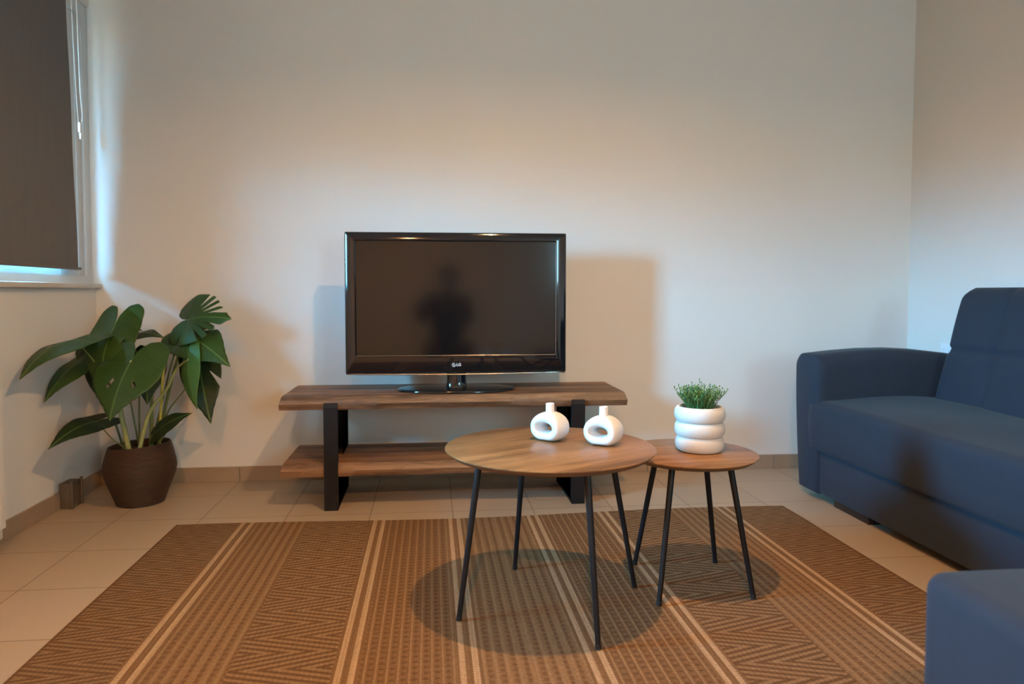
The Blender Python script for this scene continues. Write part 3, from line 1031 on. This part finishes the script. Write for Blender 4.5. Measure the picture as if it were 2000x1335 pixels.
LEAVES = [
    (((-1.399, 2.980, 0.718), (-1.471, 2.720, 0.588), 0.44, (-0.30, -0.92, 0.35), 0.1, 0.25, (), ((-40, 7, 0.40, 0.62), (-70, 5, 0.4, 0.55))), 'leaf'),
    (((-1.312, 3.120, 0.755), (-1.310, 2.980, 0.493), 0.5, (-0.15, -0.95, 0.25), 0.1, 0.2, (), ((50, 7, 0.55, 0.72), (-40, 7, 0.3, 0.42))), 'leaf'),
    (((-1.190, 2.980, 0.627), (-1.218, 2.840, 0.414), 0.74, (-0.12, -0.93, 0.3), 0.08, 0.15, (), ((-22, 4, 0.5, 0.7), (25, 3, 0.55, 0.75))), 'leaf'),
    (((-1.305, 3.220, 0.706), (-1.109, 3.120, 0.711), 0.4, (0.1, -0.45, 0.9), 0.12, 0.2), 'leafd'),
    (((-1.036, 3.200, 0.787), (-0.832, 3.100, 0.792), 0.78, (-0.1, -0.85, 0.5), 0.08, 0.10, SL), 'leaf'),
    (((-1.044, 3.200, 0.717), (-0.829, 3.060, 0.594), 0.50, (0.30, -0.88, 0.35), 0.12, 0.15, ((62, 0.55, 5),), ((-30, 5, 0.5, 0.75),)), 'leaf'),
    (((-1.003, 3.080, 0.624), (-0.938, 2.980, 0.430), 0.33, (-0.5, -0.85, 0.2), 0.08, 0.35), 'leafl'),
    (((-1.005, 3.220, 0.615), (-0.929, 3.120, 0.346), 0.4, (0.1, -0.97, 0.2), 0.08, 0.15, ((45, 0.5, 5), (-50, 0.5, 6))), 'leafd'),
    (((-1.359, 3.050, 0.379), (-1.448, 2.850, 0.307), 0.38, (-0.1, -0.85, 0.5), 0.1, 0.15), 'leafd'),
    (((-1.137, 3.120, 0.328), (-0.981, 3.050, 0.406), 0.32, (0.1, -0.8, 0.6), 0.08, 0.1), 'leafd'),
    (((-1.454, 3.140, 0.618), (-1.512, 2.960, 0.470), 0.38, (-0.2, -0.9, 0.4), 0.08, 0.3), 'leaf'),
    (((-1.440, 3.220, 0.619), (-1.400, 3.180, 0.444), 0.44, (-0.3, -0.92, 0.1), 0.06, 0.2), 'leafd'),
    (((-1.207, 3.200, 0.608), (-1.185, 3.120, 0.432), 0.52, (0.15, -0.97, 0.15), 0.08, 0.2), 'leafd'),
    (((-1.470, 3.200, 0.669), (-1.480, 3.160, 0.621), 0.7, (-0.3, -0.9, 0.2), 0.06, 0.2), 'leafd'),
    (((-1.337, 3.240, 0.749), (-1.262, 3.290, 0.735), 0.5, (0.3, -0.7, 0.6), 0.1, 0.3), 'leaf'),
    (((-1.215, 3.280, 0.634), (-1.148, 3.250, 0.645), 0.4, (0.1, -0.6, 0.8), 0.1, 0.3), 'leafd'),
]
for args, m_ in LEAVES: add_leaf(args, MAT[m_])
STEMS = [
    ([(-1.269, 3.15, 0.20), (-1.291, 3.1, 0.437), (-1.345, 3.04, 0.604), (-1.399, 2.98, 0.718)], .005, 'stem'),
    ([(-1.279, 3.15, 0.20), (-1.304, 3.15, 0.408), (-1.311, 3.14, 0.625), (-1.312, 3.12, 0.755)], .007, 'stem'),
    ([(-1.243, 3.1, 0.19), (-1.272, 3.08, 0.387), (-1.293, 3.1, 0.522), (-1.255, 3.06, 0.601), (-1.19, 2.98, 0.627)], .011, 'stemp'),
    ([(-1.226, 3.1, 0.19), (-1.181, 3.12, 0.389), (-1.114, 3.14, 0.493), (-1.071, 3.14, 0.58), (-1.003, 3.08, 0.624)], .009, 'stemp'),
    ([(-1.183, 3.2, 0.19), (-1.144, 3.2, 0.397), (-1.097, 3.2, 0.585), (-1.057, 3.2, 0.706), (-1.036, 3.2, 0.787)], .008, 'stem'),
    ([(-1.215, 3.2, 0.19), (-1.151, 3.2, 0.442), (-1.112, 3.2, 0.596), (-1.074, 3.2, 0.702), (-1.044, 3.2, 0.717)], .005, 'stem'),
    ([(-1.193, 3.2, 0.20), (-1.136, 3.2, 0.375), (-1.094, 3.2, 0.441), (-1.038, 3.21, 0.516), (-1.005, 3.22, 0.615)], .004, 'stem'),
    ([(-1.260, 3.13, 0.22), (-1.287, 3.12, 0.257), (-1.323, 3.1, 0.299), (-1.359, 3.05, 0.379)], .0035, 'stem'),
    ([(-1.185, 3.15, 0.21), (-1.133, 3.14, 0.287), (-1.120, 3.13, 0.31), (-1.137, 3.12, 0.328)], .0035, 'stem'),
    ([(-1.253, 3.2, 0.20), (-1.256, 3.22, 0.44), (-1.252, 3.22, 0.617), (-1.305, 3.22, 0.706)], .004, 'stem'),
    ([(-1.202, 3.2, 0.20), (-1.198, 3.2, 0.42), (-1.203, 3.22, 0.55), (-1.207, 3.2, 0.608)], .009, 'stem'),
    ([(-1.299, 3.18, 0.20), (-1.36, 3.18, 0.404), (-1.42, 3.16, 0.56), (-1.454, 3.14, 0.618)], .004, 'stem'),
    ([(-1.285, 3.2, 0.20), (-1.35, 3.21, 0.45), (-1.41, 3.22, 0.58), (-1.440, 3.22, 0.619)], .004, 'stem'),
    ([(-1.255, 3.22, 0.20), (-1.30, 3.23, 0.45), (-1.345, 3.24, 0.65), (-1.337, 3.24, 0.749)], .004, 'stem'),
    ([(-1.225, 3.23, 0.20), (-1.215, 3.26, 0.45), (-1.222, 3.28, 0.60), (-1.215, 3.28, 0.634)], .004, 'stem'),
    ([(-1.30, 3.19, 0.20), (-1.38, 3.2, 0.45), (-1.45, 3.2, 0.62), (-1.470, 3.2, 0.669)], .003, 'stem'),
]
for pts, r, m_ in STEMS:
    bm = bmesh.new()
    add_tube(bm, pts, (lambda r: (lambda q: r * (1.0 - 0.55 * q)))(r), 10)
    obj('stem', shift(bm, -PC), MAT[m_], t)
bm = bmesh.new()
add_tube(bm, [(-1.168, 3.19, 0.20), (-1.150, 3.17, 0.40), (-1.135, 3.16, 0.546), (-1.125, 3.16, 0.622), (-1.145, 3.16, 0.655), (-1.161, 3.16, 0.674)],
         lambda q: 0.006 + 0.006 * math.sin(PI * max(0, (q - 0.45) / 0.55)) if q > 0.45 else 0.006, 12)
sh = obj('young_shoot', shift(bm, -PC), MAT['shoot'], t)
sh['label'] = 'yellow-green rolled new leaf'

# ================================================================== SOFA
SF = Vector((2.05, 2.1, 0))
t = thing('sofa', 'long slate blue fabric sofa with rounded arm along the right wall', 'sofa', SF)
def spart(name, bm, mat=None, smooth=True, auto=True):
    return obj(name, shift(bm, -SF), mat or MAT['sofa'], t, smooth, auto=auto)
# arm: section in (y, z) swept along x, arched top
def arm(y0, y1, flip):
    bm = bmesh.new()
    rings = []
    xs = [1.648, 1.652, 1.662, 1.69, 1.78, 1.9, 2.03, 2.15, 2.27, 2.38, 2.44]
    for i, x in enumerate(xs):
        q = (x - 1.65) / 0.79
        zt = 0.630 + 0.034 * math.sin(PI * min(1, q * 1.02)) - 0.02 * q
        ins = {0: 0.016, 1: 0.008, 2: 0.0}.get(i, 0.0)
        if i == len(xs) - 1: ins = 0.01
        r = 0.055
        pts = []
        a0, a1 = (y0, y1)
        z0 = 0.032
        yb0 = (0.035 if flip else 0); yb1 = (0 if flip else -0.035)
        # outer side bows in towards the foot
        ins_lo0 = 0.0 if flip else 0.0
        prof = []
        lo0 = a0 + (0.035 if flip else 0.0); lo1 = a1 - (0.0 if flip else 0.045)
        prof += [(lo0 + ins, z0 + ins), (lo1 - ins, z0 + ins)]
        m = 6
        for k in range(1, m):
            f = k / m
            y_ = lo1 + (a1 - lo1) * (math.sin(f * PI / 2))
            prof.append((y_ - ins, z0 + (zt - r - z0) * f))
        for k in range(0, 7):
            a = (PI / 2) * k / 6
            prof.append((a1 - r - ins + (r) * math.cos(a), zt - ins - r + r * math.sin(a)))
        for k in range(0, 7):
            a = PI / 2 + (PI / 2) * k / 6
            prof.append((a0 + r + ins + (r) * math.cos(a), zt - ins - r + r * math.sin(a)))
        for k in range(m - 1, 0, -1):
            f = k / m
            y_ = lo0 + (a0 - lo0) * (math.sin(f * PI / 2))
            prof.append((y_ + ins, z0 + (zt - r - z0) * f))
        rings.append([Vector((x, y, z)) for y, z in prof])
    loft(bm, rings)
    return bm
spart('armrest', arm(2.925, 3.118, False))
spart('armrest', arm(0.95, 1.13, True))
# base panel below the seat
bm = box(1.668, 2.42, 1.10, 3.00, 0.034, 0.24, 0.012, 3)
spart('base_panel', bm)
# seat cushion slab, front rolled, gentle hollows
bm = bmesh.new()
rings = []
ny_ = 60
for i in range(ny_ + 1):
    y = 1.06 + (3.002 - 1.06) * i / ny_
    e = min(i, ny_ - i) / ny_ * 1.94
    ins = 0.018 * max(0, 1 - e / 0.03) ** 2
    prof = []
    fx = 1.643 + ins * 0.6
    top = 0.446 + 0.006 * math.sin(y * 5.3) * 0.5 - ins * 0.6
    bot = 0.218
    r = 0.038
    prof.append((2.36, bot)); prof.append((fx + 0.03, bot))
    prof.append((fx + 0.012, bot + 0.004)); prof.append((fx + 0.003, bot + 0.018))
    prof.append((fx, bot + 0.06)); prof.append((fx - 0.002, bot + 0.12))
    for k in range(0, 7):
        a = PI - (PI / 2) * k / 6
        prof.append((fx + r + r * math.cos(a), top - 0.010 - r + r * math.sin(a)))
    for k in range(1, 13):
        f = k / 12
        x = fx + r + (2.36 - fx - r) * f
        zz = top - 0.010 + 0.014 * math.sin(PI * min(1, f * 1.15)) + 0.003 * math.sin(7 * y + 9 * x)
        prof.append((x, zz))
    rings.append([Vector((x, y if i not in (0, ny_) else y, z)) for x, z in prof])
loft(bm, rings)
spart('seat', bm, auto=False)
# backrest with stitched panels
bm = bmesh.new()
nv, nu = 36, 110
y0, y1 = 1.14, 2.905
front = []
HB, HT = 0.40, 0.922
for i in range(nv + 1):
    row = []
    v = i / nv
    for j in range(nu + 1):
        u = j / nu
        y = y0 + (y1 - y0) * u
        z = HB + (HT - HB) * v
        x = 2.150 + (z - HB) * 0.255
        ins = 0.0
        # rounded outer corners
        ez = max(0, 1 - (HT - z) / 0.045); ey = max(0, 1 - min(y - y0, y1 - y) / 0.04)
        x += 0.035 * (ez ** 2.2 + ey ** 2.2)
        if z > HT - 0.05 and y > y1 - 0.06:
            q = max(0, (z - (HT - 0.06)) / 0.06) ; y -= 0.03 * q ** 2 * (1 - (y1 - y) / 0.06) if y1 - y < 0.06 else 0
        # seams
        sv = abs(z - 0.655) ; x += 0.016 * math.exp(-(sv / 0.010) ** 2)
        for sy in (2.64, 2.06, 1.48):
            x += 0.013 * math.exp(-((y - sy) / 0.012) ** 2)
        x -= 0.010 * abs(math.sin(PI * (y - 2.64) / 0.58)) ** 0.6 * (0.4 + 0.6 * abs(math.sin(PI * (z - 0.655) / 0.262)) ** 0.6)
        row.append(bm.verts.new((x, y, z)))
    front.append(row)
back = []
for i in range(nv + 1):
    row = []
    v = i / nv
    for j in range(nu + 1):
        c = front[i][j].co
        edge = (i in (0, nv)) or (j in (0, nu))
        row.append(front[i][j] if False else bm.verts.new((2.30 + (c.z - HB) * 0.22 - (0.03 if edge else 0), c.y, c.z)))
    back.append(row)
for i in range(nv):
    for j in range(nu):
        bm.faces.new((front[i][j], front[i][j + 1], front[i + 1][j + 1], front[i + 1][j]))
        bm.faces.new((back[i][j], back[i + 1][j], back[i + 1][j + 1], back[i][j + 1]))
for i in range(nv):
    for j in (0, nu): bm.faces.new((front[i][j], front[i + 1][j], back[i + 1][j], back[i][j]))
for j in range(nu):
    for i in (0, nv): bm.faces.new((front[i][j], front[i][j + 1], back[i][j + 1], back[i][j]))
spart('backrest', bm, auto=False)
for (x_, y_) in ((1.685, 2.72), (2.34, 2.72), (1.685, 1.35), (2.34, 1.35)):
    bm = box(x_, x_ + 0.06, y_ - 0.12, y_ + 0.12, 0.0, 0.036, 0.003)
    spart('leg', bm, MAT['sofaleg'])

# ================================================================== POUF
t = thing('pouf', 'square slate blue fabric pouf in the lower right foreground', 'pouf', (1.127, 0.838, 0))
bm = box(-0.305, 0.305, -0.29, 0.29, 0.035, 0.436, 0.035, 6)
obj('cushion', bm, MAT['sofa'], t)
for sx in (-1, 1):
    for sy in (-1, 1):
        bm = bmesh.new(); add_lathe(bm, [(0, 0), (0.022, 0), (0.026, 0.037), (0, 0.037)], 20, sx * 0.24, sy * 0.23)
        obj('leg', bm, MAT['sofaleg'], t)

# ================================================================== SOCKET on the right wall behind the sofa
t = thing('wall_socket', 'small white wall socket just above the sofa arm on the right wall', 'socket', (XR, 3.215, 0.62))
obj('cover_plate', box(-0.010, 0, -0.04, 0.04, -0.04, 0.04, 0.003), MAT['chain'], t)
bm = bmesh.new(); add_lathe(bm, [(0.021, 0.0), (0.021, 0.004), (0.018, 0.004), (0.018, -0.004), (0, -0.004)], 28)
bmesh.ops.rotate(bm, cent=(0, 0, 0), matrix=Matrix.Rotation(-PI / 2, 3, 'Y'), verts=bm.verts)
obj('outlet', shift(bm, (-0.009, 0, 0)), MAT['chain'], t)

# ================================================================== CEILING DOWNLIGHTS (above the frame; they light the room)
def add_chip(t, z, r, mat):
    bm = bmesh.new(); add_lathe(bm, [(0, z), (r, z), (r * 0.99, z + 0.0003), (0, z + 0.0003)], 32)
    obj('lamp_face', bm, mat, t)
def add_rim(t, z, r, h):
    bm = bmesh.new(); add_lathe(bm, [(r, z), (r, z - h), (r + 0.003, z - h - 0.0005), (r + 0.005, z - h), (r + 0.005, z), (r, z)], 40)
    obj('rim', bm, MAT['dull'], t)
t = thing('ceiling_lamp', 'square ceiling lamp plate over the tables, seen only in its light', 'lamp', (0.43, 1.60, ZC))
bm = box(-0.137, 0.252, -0.11, 0.11, -0.166, 0.0, 0.004)
obj('housing', bm, MAT['frame'], t)
add_chip(t, -0.1685, 0.011, MAT['bulb']); add_rim(t, -0.166, 0.018, 0.0060)
t = thing('downlight', 'round ceiling downlight behind the camera, glinting in the television frame', 'lamp', (-0.2, -0.9, ZC))
bm = bmesh.new(); add_lathe(bm, [(0, -0.096), (0.046, -0.096), (0.050, -0.090), (0.050, 0.0), (0, 0.0)], 40)
obj('housing', bm, MAT['frame'], t)
add_chip(t, -0.0975, 0.030, MAT['bulb2']); add_rim(t, -0.096, 0.036, 0.0070)

# ================================================================== PERSON behind the camera (only seen mirrored in the screen)
def skinned(name, verts, edges, radii, mat, parent, root=0, sub=2):
    bm = bmesh.new()
    sl = bm.verts.layers.skin.verify()
    vs = [bm.verts.new(v) for v in verts]
    for i, (v, r) in enumerate(zip(vs, radii)):
        v[sl].radius = r if isinstance(r, tuple) else (r, r)
        v[sl].use_root = (i == root)
    for a, b in edges: bm.edges.new((vs[a], vs[b]))
    me = bpy.data.meshes.new(name); bm.to_mesh(me); bm.free()
    o = link(name, me, mat, parent, True)
    sk = o.modifiers.new('skin', 'SKIN'); sk.use_smooth_shade = True
    sb = o.modifiers.new('sub', 'SUBSURF'); sb.levels = sub; sb.render_levels = sub
    return o
pp = thing('person', 'person in dark clothes crouching with a camera, mirrored in the television screen', 'person', (0.16, -0.62, 0))
# joints relative to the feet centre
J = {'pelvis': (0, -0.05, 0.33), 'waist': (0, -0.02, 0.50), 'chest': (0, 0.02, 0.68), 'collar': (0, 0.05, 0.83), 'neck': (0, 0.07, 0.90), 'jaw': (0, 0.10, 0.97), 'brow': (0, 0.10, 1.06), 'crown': (0, 0.085, 1.115),
     'sl': (-0.17, 0.04, 0.81), 'el': (-0.26, 0.20, 0.64), 'wl': (-0.290, 0.40, 0.80), 'sr': (0.17, 0.04, 0.81), 'er': (0.20, 0.22, 0.62), 'wr': (-0.030, 0.40, 0.79),
     'hl': (-0.10, -0.04, 0.31), 'kl': (-0.17, 0.33, 0.40), 'al': (-0.15, 0.02, 0.09), 'tl': (-0.16, 0.18, 0.035), 'hr': (0.10, -0.04, 0.31), 'kr': (0.19, 0.33, 0.40), 'ar': (0.16, 0.02, 0.09), 'tr': (0.17, 0.18, 0.035)}
names = list(J); V = [J[n] for n in names]; ix = {n: i for i, n in enumerate(names)}
E_ = [('pelvis', 'waist'), ('waist', 'chest'), ('chest', 'collar'), ('collar', 'neck'), ('neck', 'jaw'), ('jaw', 'brow'), ('brow', 'crown'), ('collar', 'sl'), ('sl', 'el'), ('el', 'wl'), ('collar', 'sr'), ('sr', 'er'), ('er', 'wr'),
      ('pelvis', 'hl'), ('hl', 'kl'), ('kl', 'al'), ('al', 'tl'), ('pelvis', 'hr'), ('hr', 'kr'), ('kr', 'ar'), ('ar', 'tr')]
RR = {'pelvis': (0.14, 0.11), 'waist': (0.12, 0.09), 'chest': (0.15, 0.10), 'collar': (0.10, 0.08), 'neck': 0.050, 'jaw': 0.066, 'brow': 0.082, 'crown': 0.05, 'sl': 0.055, 'el': 0.040, 'wl': 0.024, 'sr': 0.055, 'er': 0.040, 'wr': 0.024,
      'hl': 0.085, 'kl': 0.058, 'al': 0.038, 'tl': 0.032, 'hr': 0.085, 'kr': 0.058, 'ar': 0.038, 'tr': 0.032}
ED = [(ix[a], ix[b]) for a, b in E_]; RD = [RR[n] for n in names]
# palms and five fingers on each hand, closed around the camera body
for side, w_, px_ in (('l', 'wl', 1), ('r', 'wr', -1)):
    base = Vector(J[w_]); i0 = ix[w_]
    V.append(tuple(base + Vector((0.012 * px_, 0.045, 0.012)))); RD.append((0.034, 0.018)); palm = len(V) - 1; ED.append((i0, palm))
    for k in range(5):
        if k < 4:
            off = Vector((0.004 * px_, 0.030, 0.030 - 0.019 * k)); L = (0.030, 0.034, 0.031, 0.025)[k]
            a = Vector(V[palm]) + off; b = a + Vector((0.010 * px_, L * 0.7, 0)); c = b + Vector((0.022 * px_, L * 0.25, 0))
        else:
            a = Vector(V[palm]) + Vector((0.014 * px_, -0.012, 0.026)); b = a + Vector((0.018 * px_, 0.010, 0.012)); c = b + Vector((0.016 * px_, 0.012, 0))
        for p_, r_ in ((a, 0.0095), (b, 0.0085), (c, 0.0075)):
            V.append(tuple(p_)); RD.append(r_)
        n_ = len(V)
        ED += [(palm, n_ - 3), (n_ - 3, n_ - 2), (n_ - 2, n_ - 1)]
skinned('body', V, ED, RD, MAT['skin'], pp)
keep = [n for n in names if n not in ('jaw', 'brow', 'crown', 'tl', 'tr')]
kx = {n: i for i, n in enumerate(keep)}
skinned('clothes', [J[n] for n in keep], [(kx[a], kx[b]) for a, b in E_ if a in kx and b in kx],
        [tuple(q * (1.30 if n not in ('neck',) else 1.02) + 0.006 for q in (RR[n] if isinstance(RR[n], tuple) else (RR[n], RR[n]))) for n in keep], MAT['cloth'], pp)
bm = bmesh.new(); bmesh.ops.create_uvsphere(bm, u_segments=24, v_segments=16, radius=0.104)
for v in bm.verts:
    v.co.z = v.co.z * 1.05 + 1.055; v.co.y = v.co.y * 1.08 + 0.066
bmesh.ops.delete(bm, geom=[v for v in bm.verts if v.co.y > 0.125 and v.co.z < 1.10 or v.co.z < 0.975], context='VERTS')
h_ = obj('hair', bm, MAT['hair'], pp)
so = h_.modifiers.new('thick', 'SOLIDIFY'); so.thickness = 0.012
for sx in (-1, 1):
    bm = bmesh.new(); bmesh.ops.create_uvsphere(bm, u_segments=12, v_segments=8, radius=0.0125); shift(bm, (sx * 0.030, 0.170, 1.045))
    obj('eye', bm, MAT['ceramic'], pp)
bm = bmesh.new(); add_tube(bm, [(0, 0.168, 1.045), (0, 0.192, 1.012), (0, 0.180, 1.004)], lambda q: 0.008 + 0.007 * q, 10); obj('nose', bm, MAT['skin'], pp)
bm = bmesh.new(); add_tube(bm, [(-0.022, 0.160, 0.978), (0, 0.170, 0.976), (0.022, 0.160, 0.978)], 0.0055, 8); obj('mouth', bm, MAT['skin'], pp)
t = thing('photo_camera', 'black camera held by the crouching person behind the viewpoint', 'camera', (0.0, -0.10, 0.845))
obj('camera_body', box(-0.070, 0.070, -0.030, 0.022, -0.045, 0.045, 0.008, 3), MAT['dull'], t)
obj('camera_top', box(-0.024, 0.024, -0.022, 0.016, 0.044, 0.068, 0.005, 2), MAT['dull'], t)
bm = bmesh.new(); add_lathe(bm, [(0, 0.02), (0.033, 0.02), (0.035, 0.028), (0.035, 0.062), (0.030, 0.064), (0.026, 0.056), (0, 0.054)], 32)
bmesh.ops.rotate(bm, cent=(0, 0, 0), matrix=Matrix.Rotation(-PI / 2, 3, 'X'), verts=bm.verts)
obj('camera_lens', bm, MAT['gloss'], t)
